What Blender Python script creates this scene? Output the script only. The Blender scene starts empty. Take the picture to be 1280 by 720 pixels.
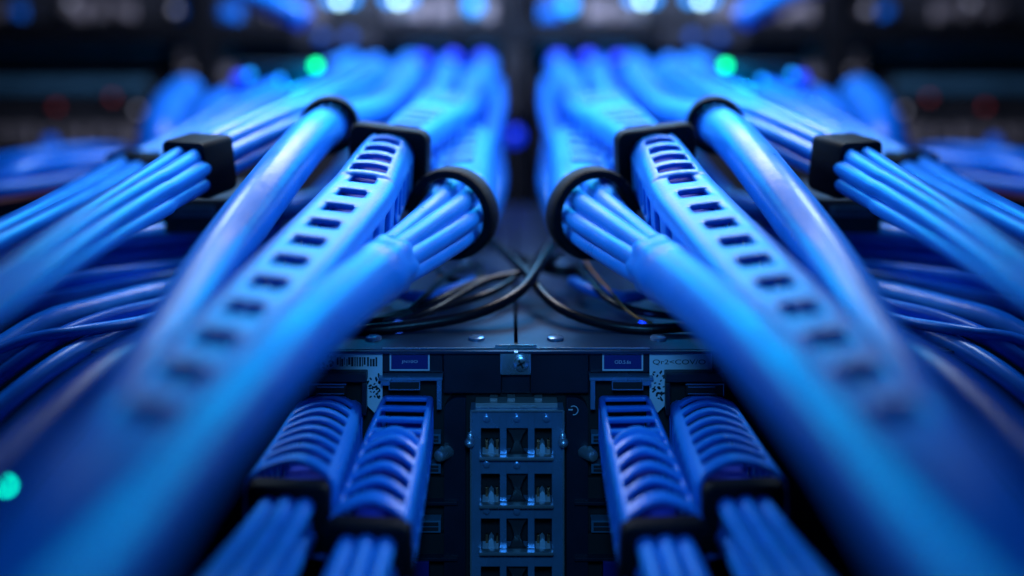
import bpy, bmesh, math, random
from mathutils import Vector, Matrix
random.seed(7)
S = bpy.context.scene
COL = S.collection
PI = math.pi
# ------------------------------------------------------------------ camera, world, lights, exposure
# 1 unit = 10 cm.  The camera looks level along +Y with a shifted lens.
S.unit_settings.scale_length = 0.1
F = 1280.0; HOR = 60.0; CZ = 3.0
FOCUS = 3.62
cam = bpy.data.cameras.new('camera'); camo = bpy.data.objects.new('camera', cam); COL.objects.link(camo)
camo.location = (0, 0, CZ); camo.rotation_euler = (PI/2, 0, 0)
cam.sensor_width = 36; cam.lens = 36; cam.shift_y = -(360-HOR)/1280
cam.clip_start = 0.02; cam.clip_end = 200
cam.dof.use_dof = True; cam.dof.focus_distance = FOCUS; cam.dof.aperture_fstop = 0.23
S.camera = camo
W = bpy.data.worlds.new('World'); S.world = W; W.use_nodes = True
bg = W.node_tree.nodes['Background']; bg.inputs['Color'].default_value = (0.02, 0.10, 0.45, 1); bg.inputs['Strength'].default_value = 0.012
def area(name, loc, target, size, size_y, power, color, spread=180):
    l = bpy.data.lights.new(name, 'AREA'); l.shape = 'RECTANGLE'; l.size = size; l.size_y = size_y
    l.energy = power; l.color = color; l.spread = math.radians(spread)
    o = bpy.data.objects.new(name, l); COL.objects.link(o); o.location = loc
    o.rotation_euler = (Vector(target)-Vector(loc)).to_track_quat('-Z', 'Y').to_euler()
    return o
area('overhead_light', (0, 5.1, CZ+1.15), (0, 4.6, CZ-1), 2.4, 0.4, 32, (0.95, 0.92, 1.0), 88)
for s in (-1, 1):
    area('side_overhead_light', (s*1.55, 4.3, CZ+1.05), (s*0.55, 3.9, CZ-0.6), 0.45, 0.45, 13, (0.62, 0.80, 1.0), 85)
    area('side_fill_light', (s*3.2, 3.4, CZ+1.6), (s*0.9, 3.2, CZ-0.6), 1.4, 1.4, 15, (0.0, 0.36, 1.0))  # added low blue fill from both sides
    area('blue_rack_light', (s*0.9, 6.6, CZ+1.25), (s*0.45, 5.0, CZ-0.5), 1.6, 1.0, 60, (0.0, 0.44, 1.0))
area('near_fill_light', (0, 1.9, CZ+2.2), (0, 2.3, CZ-1), 2.0, 0.7, 4.5, (0.0, 0.36, 1.0))  # added soft blue fill over the near cables
area('rack_fill_light', (0, 7.6, CZ+2.2), (0, 9.3, CZ-0.2), 4.0, 0.5, 380, (0.66, 0.72, 1.0))  # added to brighten the equipment in the rack
sl = bpy.data.lights.new('front_fill_spot', 'SPOT'); sl.energy = 190; sl.color = (0.07, 0.42, 1.0); sl.spot_size = math.radians(33); sl.spot_blend = 0.7; sl.shadow_soft_size = 0.25  # added spot that lifts the dark front panel and plugs
slo = bpy.data.objects.new('front_fill_spot', sl); COL.objects.link(slo); slo.location = (0, 0.6, CZ+0.35)
slo.rotation_euler = (Vector((0, 3.6, CZ-1.25))-slo.location).to_track_quat('-Z', 'Y').to_euler()
S.view_settings.view_transform = 'Standard'; S.view_settings.look = 'None'
S.view_settings.exposure = 0; S.view_settings.gamma = 1
S.render.engine = 'CYCLES'
try: S.cycles.use_denoising = True
except Exception: pass
# ------------------------------------------------------------------ materials
def mat(name, color, rough=0.5, metal=0.0, spec=0.5, coat=0.0, bump=0.0, bscale=40, var=0.0, vscale=6, emit=None, estr=0, sss=0.0, rvar=0.08):
    m = bpy.data.materials.new(name); m.use_nodes = True
    nt = m.node_tree; b = nt.nodes['Principled BSDF']
    b.inputs['Base Color'].default_value = (*color, 1); b.inputs['Roughness'].default_value = rough
    b.inputs['Metallic'].default_value = metal; b.inputs['Specular IOR Level'].default_value = spec
    b.inputs['Coat Weight'].default_value = coat; b.inputs['Coat Roughness'].default_value = 0.38
    tc = nt.nodes.new('ShaderNodeTexCoord')
    if var > 0 or rvar > 0:
        n = nt.nodes.new('ShaderNodeTexNoise'); n.inputs['Scale'].default_value = vscale; n.inputs['Detail'].default_value = 6
        nt.links.new(tc.outputs['Object'], n.inputs['Vector'])
        if var > 0:
            r = nt.nodes.new('ShaderNodeValToRGB')
            r.color_ramp.elements[0].position = 0.3; r.color_ramp.elements[1].position = 0.7
            r.color_ramp.elements[0].color = (*[c*(1-var) for c in color], 1)
            r.color_ramp.elements[1].color = (*[min(1, c*(1+var)) for c in color], 1)
            nt.links.new(n.outputs['Fac'], r.inputs['Fac']); nt.links.new(r.outputs['Color'], b.inputs['Base Color'])
        mr = nt.nodes.new('ShaderNodeMapRange'); mr.inputs['To Min'].default_value = max(0.02, rough-rvar); mr.inputs['To Max'].default_value = min(1, rough+rvar)
        nt.links.new(n.outputs['Fac'], mr.inputs['Value']); nt.links.new(mr.outputs['Result'], b.inputs['Roughness'])
    if bump > 0:
        n2 = nt.nodes.new('ShaderNodeTexNoise'); n2.inputs['Scale'].default_value = bscale; n2.inputs['Detail'].default_value = 4
        bp = nt.nodes.new('ShaderNodeBump'); bp.inputs['Strength'].default_value = bump; bp.inputs['Distance'].default_value = 0.01
        nt.links.new(tc.outputs['Object'], n2.inputs['Vector']); nt.links.new(n2.outputs['Fac'], bp.inputs['Height']); nt.links.new(bp.outputs['Normal'], b.inputs['Normal'])
    if emit:
        b.inputs['Emission Color'].default_value = (*emit, 1); b.inputs['Emission Strength'].default_value = estr
    return m
M = dict(
 cable = mat('blue_cable_jacket', (0.007, 0.195, 0.74), 0.33, spec=0.42, coat=0.05, rvar=0.15, bump=0.12, bscale=30, var=0.10),
 cable2 = mat('deep_blue_cable_jacket', (0.004, 0.105, 0.52), 0.36, spec=0.3, bump=0.12, bscale=30, var=0.10),
 plastic = mat('blue_moulded_plastic', (0.007, 0.190, 0.74), 0.33, spec=0.42, coat=0.04, bump=0.10, bscale=60, var=0.06),
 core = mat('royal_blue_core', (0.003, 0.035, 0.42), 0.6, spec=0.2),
 rubber = mat('black_rubber', (0.005, 0.006, 0.010), 0.6, spec=0.15, bump=0.2, bscale=120, var=0.2),
 blackcable = mat('black_cable_jacket', (0.004, 0.005, 0.010), 0.3, spec=0.3, bump=0.1),
 cover = mat('dark_painted_steel', (0.022, 0.052, 0.11), 0.34, metal=0.5, bump=0.05, bscale=90, var=0.25, vscale=4),
 panel = mat('black_front_panel', (0.006, 0.010, 0.024), 0.42, spec=0.45, bump=0.05, bscale=150, var=0.2),
 steel = mat('bare_steel', (0.55, 0.58, 0.64), 0.28, metal=0.8, bump=0.05, bscale=60, var=0.12),
 cage = mat('zinc_cage_steel', (0.15, 0.27, 0.44), 0.26, metal=0.5, bump=0.05, bscale=60, var=0.2),
 dark = mat('dark_void', (0.004, 0.005, 0.008), 0.7),
 label = mat('pale_label_paper', (0.62, 0.64, 0.70), 0.6, var=0.08, vscale=12),
 ink = mat('black_ink', (0.010, 0.012, 0.02), 0.6),
 navy = mat('navy_label_ink', (0.006, 0.012, 0.16), 0.5),
 whiteink = mat('white_ink', (0.6, 0.62, 0.68), 0.6),
 copper = mat('copper_contact', (0.28, 0.12, 0.07), 0.35, metal=1.0),
 pin = mat('white_plastic_pin', (0.38, 0.45, 0.55), 0.4),
 rack = mat('black_rack_steel', (0.004, 0.005, 0.008), 0.45, metal=0.3, var=0.2),
 server = mat('charcoal_equipment', (0.020, 0.022, 0.028), 0.45, var=0.3),
 grey = mat('grey_equipment_metal', (0.30, 0.27, 0.28), 0.4, metal=0.4, var=0.3, vscale=3),
 teal = mat('blue_grey_equipment', (0.05, 0.16, 0.26), 0.4, metal=0.3, var=0.2),
 red = mat('red_cable_jacket', (0.22, 0.012, 0.012), 0.4),
 orange = mat('orange_wire', (0.35, 0.13, 0.02), 0.4),
 l_green = mat('green_led', (0, 0.3, 0.1), emit=(0.0, 0.85, 0.25), estr=7),
 l_green_bright = mat('bright_green_led', (0, 0.3, 0.1), emit=(0.0, 0.62, 0.42), estr=18),
 l_blue = mat('blue_led', (0, 0.1, 0.5), emit=(0.005, 0.33, 1.0), estr=3.2),
 l_dim = mat('dim_blue_led', (0, 0.05, 0.2), emit=(0.0, 0.06, 0.5), estr=0.7),
 l_royal = mat('royal_blue_led', (0, 0.02, 0.5), emit=(0.0, 0.03, 0.85), estr=1.3),
 l_white = mat('cool_white_led', (0.5, 0.6, 0.7), emit=(0.45, 0.85, 1.0), estr=8),
 l_red = mat('red_led', (0.4, 0.02, 0.02), emit=(1.0, 0.10, 0.12), estr=0.10),
 l_pale = mat('pale_led', (0.4, 0.4, 0.45), emit=(0.65, 0.65, 0.85), estr=0.32),
)
# ------------------------------------------------------------------ helpers
def P(px, py, Y): return Vector(((px-640)/F*Y, Y, CZ+(HOR-py)/F*Y))
def catmull(pts, n):
    p = [pts[0]*2-pts[1]] + list(pts) + [pts[-1]*2-pts[-2]]
    out = []
    for i in range(1, len(p)-2):
        for k in range(n):
            t = k/n; a, b, c, d = p[i-1], p[i], p[i+1], p[i+2]
            out.append(0.5*((2*b)+(c-a)*t+(2*a-5*b+4*c-d)*t*t+(3*b-a-3*c+d)*t**3))
    out.append(p[-2].copy()); return out
class Path:
    """arc-length path through (px, py, depth) or world points, running far to near"""
    def __init__(s, pts, n=14):
        w = [P(*p) if not isinstance(p, Vector) else p for p in pts]
        s.p = catmull(w, n); s.d = [0.0]
        for a, b in zip(s.p, s.p[1:]): s.d.append(s.d[-1]+(b-a).length)
        s.L = s.d[-1]
        s.keys = [s.d[i*n] for i in range(len(w))]        # arc length of every control point
    def at(s, u):
        u = max(0, min(s.L, u)); lo, hi = 0, len(s.d)-1
        while hi-lo > 1:
            m = (lo+hi)//2
            if s.d[m] <= u: lo = m
            else: hi = m
        t = (u-s.d[lo])/max(1e-9, s.d[hi]-s.d[lo]); return s.p[lo].lerp(s.p[hi], t)
    def frame(s, u, roll=0.0):
        e = 0.02; t = (s.at(u+e)-s.at(u-e)).normalized()
        side = Vector((0, 0, 1)).cross(t)
        side = side.normalized() if side.length > 0.05 else Vector((1, 0, 0))
        up = t.cross(side).normalized()
        if roll:
            q = Matrix.Rotation(roll, 3, t); side = q @ side; up = q @ up
        return s.at(u), t, side, up
def rings(bm, rows, caps=True):
    vr = [[bm.verts.new(p) for p in r] for r in rows]; n = len(rows[0])
    for a, b in zip(vr, vr[1:]):
        for i in range(n):
            bm.faces.new((a[i], a[(i+1) % n], b[(i+1) % n], b[i]))
    if caps:
        bm.faces.new(list(reversed(vr[0]))); bm.faces.new(vr[-1])
def tube(bm, path, r, u0=None, u1=None, n=20, step=0.05, off=None, roll=0.0, caps=True, lobes=None):
    u0 = 0 if u0 is None else u0; u1 = path.L if u1 is None else u1
    k = max(3, int((u1-u0)/step)); rows = []
    for i in range(k+1):
        u = u0+(u1-u0)*i/k; f = i/k
        c, t, sd, up = path.frame(u, roll)
        if off:
            ox, oy = off(f) if callable(off) else off
            c = c+sd*ox+up*oy
        rr = r(f) if callable(r) else r
        rows.append([c+(sd*math.cos(a)+up*math.sin(a))*rr*(1+(lobes(f, a) if lobes else 0)) for a in [2*PI*j/n for j in range(n)]])
    rings(bm, rows, caps)
def rrect(w, h, rc, seg=4):
    pts = []
    for cx, cy, a0 in ((w/2-rc, h/2-rc, 0), (-w/2+rc, h/2-rc, PI/2), (-w/2+rc, -h/2+rc, PI), (w/2-rc, -h/2+rc, 1.5*PI)):
        for k in range(seg+1):
            a = a0+PI/2*k/seg; pts.append((cx+rc*math.cos(a), cy+rc*math.sin(a)))
    return pts
def annulus(bm, path, u, outer, inner, depth, roll=0.0, tilt=None):
    """a plate with a hole, standing across the path"""
    c, t, sd, up = path.frame(u, roll)
    if tilt: sd, up, t = [tilt @ v for v in (sd, up, t)]
    b = 0.12*depth
    def ring(sec, k, d): return [c+sd*x*k+up*y*k+t*d for x, y in sec]
    ko = 0.965
    rows = [ring(outer, ko, -depth/2), ring(outer, 1, -depth/2+b), ring(outer, 1, depth/2-b), ring(outer, ko, depth/2),
            ring(inner, 1.04, depth/2), ring(inner, 1, depth/2-b), ring(inner, 1, -depth/2+b), ring(inner, 1.04, -depth/2)]
    rows.append(rows[0]); n = len(outer)
    vr = [[bm.verts.new(p) for p in r] for r in rows[:-1]]; vr.append(vr[0])
    for a, bb in zip(vr, vr[1:]):
        for i in range(n): bm.faces.new((a[i], a[(i+1) % n], bb[(i+1) % n], bb[i]))
def circ(R, n=40): return [(R*math.cos(2*PI*i/n), R*math.sin(2*PI*i/n)) for i in range(n)]
def box(bm, x0, x1, y0, y1, z0, z1, bev=0.0):
    r = bmesh.ops.create_cube(bm, size=1)
    for v in r['verts']: v.co = Vector(((x0+x1)/2+v.co.x*(x1-x0), (y0+y1)/2+v.co.y*(y1-y0), (z0+z1)/2+v.co.z*(z1-z0)))
    if bev > 0:
        es = list({e for v in r['verts'] for e in v.link_edges})
        bmesh.ops.bevel(bm, geom=es, offset=bev, segments=2, affect='EDGES', profile=0.7)
def pbox(bm, px0, px1, py0, py1, Y0, Y1, bev=0.0):
    """box whose front face at depth Y0 covers these pixels"""
    a = P(px0, py1, Y0); b = P(px1, py0, Y0)
    box(bm, a.x, b.x, Y0, Y1, a.z, b.z, bev)
def prism(bm, pts, Y0, Y1):
    """outline in pixels at depth Y0, extruded straight back to Y1"""
    f = [bm.verts.new(P(x, y, Y0)) for x, y in pts]; b = [bm.verts.new(v.co+Vector((0, Y1-Y0, 0))) for v in f]
    n = len(f); bm.faces.new(f); bm.faces.new(list(reversed(b)))
    for i in range(n): bm.faces.new((f[(i+1) % n], f[i], b[i], b[(i+1) % n]))
def ball(bm, c, r, sx=1, sy=1, sz=1, seg=16):
    q = bmesh.ops.create_uvsphere(bm, u_segments=seg, v_segments=max(8, seg//2), radius=r)
    for v in q['verts']: v.co = Vector((v.co.x*sx, v.co.y*sy, v.co.z*sz))+c
def disc(bm, c, r, axis, depth, n=24, k=0.9):
    """short round stud with a chamfered head along axis, head at c"""
    a = Vector(axis).normalized(); s = a.orthogonal().normalized(); u = a.cross(s)
    def rg(rr, d): return [c+(s*math.cos(2*PI*i/n)+u*math.sin(2*PI*i/n))*rr+a*d for i in range(n)]
    rings(bm, [rg(r, -depth), rg(r, -0.15*depth), rg(r*k, 0), rg(r*k*0.5, 0.06*depth)])
def mirror_bm(bm, ax):
    for v in bm.verts: v.co.x = 2*(ax-640)/F*v.co.y-v.co.x
    bmesh.ops.reverse_faces(bm, faces=bm.faces)
AX = 653.0; AXP = 645.0
def link(name, bm, m, parent=None, side=-1, ax=AX, smooth=True, mods=(), autosm=False, label=None):
    bmesh.ops.recalc_face_normals(bm, faces=bm.faces)
    if side > 0: mirror_bm(bm, ax)
    me = bpy.data.meshes.new(name)
    root = parent
    while root is not None and root.parent is not None: root = root.parent
    if root is not None: o0 = root.location
    else:
        xs = [v.co for v in bm.verts]
        o0 = Vector((sum(v.x for v in xs)/len(xs), sum(v.y for v in xs)/len(xs), min(v.z for v in xs)))
    bmesh.ops.translate(bm, verts=bm.verts, vec=-Vector(o0))
    if smooth:
        for f in bm.faces: f.smooth = True
    bm.to_mesh(me); bm.free(); me.materials.append(m)
    o = bpy.data.objects.new(name, me); COL.objects.link(o)
    if root is not None: o.parent = parent
    else: o.location = o0
    for kind, kw in mods:
        md = o.modifiers.new(kind.lower(), kind)
        for a, b in kw.items(): setattr(md, a, b)
    if smooth and autosm:
        try: me.set_sharp_from_angle(angle=math.radians(40))
        except Exception: pass
    if label: o['label'] = label
    return o
def tag(o, label, cat, group=None, kind=None):
    o['label'] = label; o['category'] = cat
    if group: o['group'] = group
    if kind: o['kind'] = kind
    return o
def thing(name, label, cat, loc, group=None):
    o = bpy.data.objects.new(name, None); COL.objects.link(o); o.location = loc; o.empty_display_size = 0.1
    return tag(o, label, cat, group)
def mx(p, side, ax=AX):
    p = Vector(p)
    if side > 0: p.x = 2*(ax-640)/F*p.y-p.x
    return p
SN = {-1: 'left', 1: 'right'}
def N(): return bmesh.new()
def text_part(body, px, py, Y, hpx, m, parent, name='lettering', wpx=None):
    cu = bpy.data.curves.new('lettering', 'FONT'); cu.body = body; cu.size = 1; cu.extrude = 0; cu.align_x = 'CENTER'; cu.align_y = 'CENTER'
    to = bpy.data.objects.new('lettering_source', cu); COL.objects.link(to)
    dg = bpy.context.evaluated_depsgraph_get(); me = bpy.data.meshes.new_from_object(to.evaluated_get(dg))
    bpy.data.objects.remove(to); bm = N(); bm.from_mesh(me); bpy.data.meshes.remove(me)
    xs = [v.co.x for v in bm.verts]; ys = [v.co.y for v in bm.verts]
    kx = ky = hpx/F*Y/max(1e-6, max(ys)-min(ys))
    if wpx: kx = wpx/F*Y/(max(xs)-min(xs))
    cx, cy = (max(xs)+min(xs))/2, (max(ys)+min(ys))/2; c = P(px, py, Y)
    for v in bm.verts: v.co = c+Vector(((v.co.x-cx)*kx, 0, (v.co.y-cy)*ky))
    return link(name, bm, m, parent, smooth=False)
# moulded shell with slots ------------------------------------------------------------------
def shell(path, u0, rows, w, h, rc=0.25, roll=0.0, slot=0.72, th=0.016, bow=0.0, crown=0.0):
    """rows: list of (length, top_open, side_open, chevron); a rounded box swept along path with openings left out"""
    bm = N()
    xs = [-1]+([-0.93] if slot < 0.85 else [])+[-slot]+[slot*k/5 for k in range(-4, 5)]+[slot]+([0.93] if slot < 0.85 else [])+[1]
    rr = []
    for ln, a, b, c in rows:                                        # support rows keep the openings crisp
        q = 0.16 if ln < 0.3 else 0.02
        rr += [(ln*q, a, b, c), (ln*(1-2*q), a, b, c), (ln*q, a, b, c)]
    rows = rr
    def section(wu, hu):
        r = rc*min(wu, hu); a, b = wu/2-r, hu/2-r; pts = []
        for x in xs: pts.append((x*a, hu/2, 'T' if -slot-1e-6 <= x < slot-1e-6 else ('W' if -0.94 <= x < 0.92 else None)))
        for k in (1, 2): pts.append((a+r*math.sin(PI/2*k/3), b+r*math.cos(PI/2*k/3), None))
        ys = [1, 0.80, 0.4, 0, -0.4, -0.80, -1]
        for y in ys: pts.append((wu/2, y*b, 'S' if y in (0.80, 0.4, 0, -0.4) else None))
        for k in (1, 2): pts.append((a+r*math.cos(PI/2*k/3), -b-r*math.sin(PI/2*k/3), None))
        for x in (1, 0, -1): pts.append((x*a, -hu/2, None))
        for k in (1, 2): pts.append((-a-r*math.sin(PI/2*k/3), -b-r*math.cos(PI/2*k/3), None))
        yl = list(reversed(ys))
        for y in yl: pts.append((-wu/2, y*b, 'S' if y in (-0.80, -0.4, 0, 0.4) else None))
        for k in (1, 2): pts.append((-a-r*math.cos(PI/2*k/3), b+r*math.sin(PI/2*k/3), None))
        return pts
    tot = sum(r[0] for r in rows); u = u0; vr = []; tags = None; us = [u0]
    for r in rows: u += r[0]; us.append(u)
    for i, u in enumerate(us):
        f = (u-u0)/tot; wu = w(f) if callable(w) else w; hu = h(f) if callable(h) else h
        sec = section(wu, hu); tags = [p[2] for p in sec]; row = []
        chev = rows[min(i, len(rows)-1)][3]
        for x, y, _ in sec:
            du = 0
            if chev and y > hu*0.2: du = -bow*chev*(1-min(1, abs(x)/(wu*0.5))**1.6)
            if y < hu*0.49 and abs(x) > wu*0.4 and chev: du = bow*chev*0.8*(0.5-y/hu)
            c, t, sd, up = path.frame(u+du, roll)
            cr = crown*chev*(1-(x/(wu*0.5))**2) if (chev and y > hu*0.4) else 0
            row.append(bm.verts.new(c+sd*x+up*(y+cr)))
        vr.append(row)
    n = len(vr[0])
    for i, (a, b) in enumerate(zip(vr, vr[1:])):
        _, to, so, _c = rows[i]
        for j in range(n):
            if (tags[j] == 'T' and to) or (tags[j] == 'W' and to and _c) or (tags[j] == 'S' and so): continue
            bm.faces.new((a[j], a[(j+1) % n], b[(j+1) % n], b[j]))
    return bm
def core(path, u0, u1, w, h, roll=0.0):
    bm = N(); rows = []; k = max(4, int((u1-u0)/0.05))
    for i in range(k+1):
        f = i/k; c, t, sd, up = path.frame(u0+(u1-u0)*f, roll)
        wu = w(f) if callable(w) else w; hu = h(f) if callable(h) else h
        rows.append([c+sd*x+up*y for x, y in rrect(wu, hu, 0.28*min(wu, hu), 3)])
    rings(bm, rows); return bm
SHELLMODS = lambda th: (('SOLIDIFY', dict(thickness=th, offset=-1 if True else 1)), ('SUBSURF', dict(levels=1, render_levels=1)))
# ================================================================== the network device in the middle
Y0 = 3.6; ZT = P(640, 435, Y0).z
def top_py(Y): return HOR+(CZ-ZT)*F/Y
dev = thing('network_switch', 'black network device with screwed top cover and steel port cage in its centre', 'network device', (P(AXP, 435, Y0).x, Y0, ZT-1.25))
for sgn in (-1, 1):
    bm = N(); xa = P(AXP, 435, Y0).x
    x0, x1 = (xa-1.55, xa-0.0065) if sgn < 0 else (xa+0.0065, xa+1.55)
    box(bm, x0, x1, Y0-0.012, 6.9, ZT-0.010, ZT, 0.003)
    # rolled front lip
    box(bm, x0, x1, Y0-0.030, Y0-0.0125, ZT-0.012, ZT-0.002, 0.003)
    cov = link('top_cover', bm, M['cover'], dev, autosm=True)
    for (rx, ry) in ((-49, 424), (-178, 424), (-62, 330)):
        Yr = (CZ-ZT)*F/(ry-HOR); X = (AXP-640)/F*Y0+rx*(-sgn)*-1/F*Yr if False else xa+sgn*abs(rx)/F*Yr
        bm = N(); disc(bm, Vector((X, Yr, ZT+0.012)), 0.030, (0, 0, 1), 0.022, 24, 0.8)
        link('cover_screw', bm, M['cage'], cov, autosm=True)
bm = N(); xa = P(AXP, 435, Y0).x
box(bm, xa-1.5, xa+1.5, Y0+0.05, Y0+0.10, ZT-1.3, ZT-0.0105)
link('front_panel', bm, M['dark'], dev, smooth=False)
bm = N()
for q in (-1, 1):
    box(bm, xa+q*0.052 if q > 0 else xa-0.255, xa+0.255 if q > 0 else xa-0.052, Y0, Y0+0.049, ZT-0.160, ZT-0.014, 0.006)
    # plate at the outside carrying the labels
    box(bm, xa+0.258 if q > 0 else xa-1.45, xa+1.45 if q > 0 else xa-0.258, Y0+0.006, Y0+0.049, ZT-0.088, ZT-0.014, 0.004)
# lower fascia with round shoulders
for q in (-1, 1):
    pts = []
    for k in range(7):
        a = PI/2*k/6; pts.append((AXP+q*(72+18*math.sin(a)), 497+18-18*math.cos(a)))
    pts = [(AXP+q*63, 497)]+pts+[(AXP+q*90, 800), (AXP+q*63, 800)]
    prism(bm, pts, Y0+0.004, Y0+0.049)
box(bm, xa-0.05, xa+0.05, Y0+0.02, Y0+0.049, ZT-0.165, ZT-0.014, 0.004)
link('fascia', bm, M['panel'], dev, smooth=False)
bm = N(); pbox(bm, 478, 812, 434.6, 436.4, Y0-0.0345, Y0-0.031, 0.0005); link('edge_highlight', bm, M['steel'], dev, smooth=False)  # steel strip stands in for the bright highlight along the front lip
# bracket and screw
bm = N(); pbox(bm, 625, 664, 440, 469, Y0-0.028, Y0+0.018, 0.008)
pbox(bm, 619, 671, 431, 437.5, Y0-0.034, Y0-0.031, 0.001)
br = link('bracket', bm, M['steel'], dev, autosm=True)
bm = N(); c = P(651, 455, Y0-0.045); disc(bm, c, 0.026, (0, -1, 0), 0.018, 24, 0.85)
sc = link('screw', bm, M['steel'], br, autosm=True)
bm = N()
for a in (0.5, 0.5+PI/2):
    d = Vector((math.cos(a), 0, math.sin(a))); e = Vector((-math.sin(a), 0, math.cos(a)))
    r = bmesh.ops.create_cube(bm, size=1)
    for v in r['verts']: v.co = c+Vector((0, -0.0005, 0))+d*v.co.x*0.030+e*v.co.z*0.006+Vector((0, v.co.y*0.006, 0))
link('cross_slot', bm, M['dark'], br, smooth=False)
# port cage
YC = Y0-0.045
bm = N()
colx = [(601, 625), (633, 660), (668, 690)]
rowy = [(535, 571), (592, 631), (648, 690), (708, 748)]
xsv = [588, 601, 625, 633, 660, 668, 690, 705]
for i in range(0, 8, 2): pbox(bm, xsv[i], xsv[i+1], 513, 770, YC, YC+0.08)
for (a, b) in colx:
    yy = [513]+[y for r in rowy for y in r]+[770]
    for i in range(0, len(yy), 2): pbox(bm, a+0.1, b-0.1, yy[i], yy[i+1], YC+0.002, YC+0.08)
pbox(bm, 589, 704, 513.5, 769, YC+0.16, YC+0.19)
cage = link('port_cage', bm, M['cage'], dev, smooth=False)
for a, b, c, d in ((588.5, 704.5, 513, 515), (587.6, 589.6, 515.2, 769), (703.4, 705.4, 515.2, 769)):
    bm = N(); pbox(bm, a, b, c, d, YC-0.010, YC-0.0015, 0.001); link('rim', bm, M['steel'], cage, smooth=False)
bm = N()
for y in (571.5, 631.5, 690.5, 748): pbox(bm, 599, 692, y, y+4.5, YC-0.03, YC-0.002, 0.004)
link('shelf', bm, M['steel'], dev, autosm=True, label='bright steel shelf lips of the port cage')
for rx, ry in ((608, 524), (646, 524), (683, 524), (646, 582), (608, 581), (646, 640), (608, 639)):
    bm = N(); disc(bm, P(rx, ry, YC-0.010), 0.0125, (0, -1, 0), 0.014, 16, 0.75); link('rivet', bm, M['cage'], cage, autosm=True)
for ri, (ya, yb) in enumerate(rowy):
    for ci, (a, b) in enumerate(colx):
        bm = N()
        if ci == 1:
            # hourglass latch in the middle column
            prism(bm, [(a+1, ya+1), (b-1, ya+1), (b-6, ya+8), (b-10, (ya+yb)/2), (b-5, yb-6), (b-1, yb-1), (a+1, yb-1), (a+5, yb-6), (a+10, (ya+yb)/2), (a+6, ya+8)], YC+0.03, YC+0.05)
            pbox(bm, a+2, b-2, yb-4, yb-1, YC+0.01, YC+0.028)
            link('latch', bm, M['server'], cage, smooth=False)
        else:
            pbox(bm, a, b, ya, yb, YC+0.10, YC+0.11)
            pt = link('port', bm, M['dark'], cage, smooth=False)
            bm = N(); x = (a+b)/2+(1 if ci == 0 else -1)
            prism(bm, [(x-4, yb-2), (x-3, yb-14), (x, yb-18), (x+3, yb-14), (x+4, yb-2)], YC+0.02, YC+0.06)
            pbox(bm, a+2, b-2, yb-4, yb-0.5, YC+0.015, YC+0.07)
            link('contact_block', bm, M['pin'], pt, smooth=False)
            for k in (-7, 6):
                bm = N(); pbox(bm, x+k, x+k+3, yb-22, yb-8, YC+0.055, YC+0.065); link('contact', bm, M['copper'], pt, smooth=False)
for (bx) in (587, 704):
    bm = N(); ball(bm, P(bx, 553, YC-0.03), 0.017, sy=1.3); ball(bm, P(bx+(1 if bx < 640 else -1), 546, YC-0.01), 0.012, sz=1.5)
    link('cage_latch', bm, M['steel'], dev)
bm = N(); pbox(bm, 594, 697, 504, 510, Y0-0.02, Y0+0.045, 0.003)
for k in (612, 634, 668): pbox(bm, k, k+10, 498, 503, Y0+0.0, Y0+0.045, 0.003)
link('cage_hood', bm, M['grey'], dev, smooth=False)
# curled mark on the right of the cage
bm = N(); rows = []
c0 = P(717, 513, Y0+0.0015)
for k in range(15):
    a = -PI*0.55+k/14*PI*1.25; R = 0.0155
    d = Vector((math.cos(a), 0, math.sin(a))); cc = c0+d*R
    rows.append([cc+d*math.cos(t)*0.0018+Vector((0, 1, 0))*math.sin(t)*0.0018 for t in [2*PI*j/6 for j in range(6)]])
rings(bm, rows); link('printed_mark', bm, M['whiteink'], dev)
bm = N(); pbox(bm, 710.5, 716, 511.5, 513, Y0+0.001, Y0+0.003); link('printed_mark', bm, M['whiteink'], dev, smooth=False)
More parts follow.
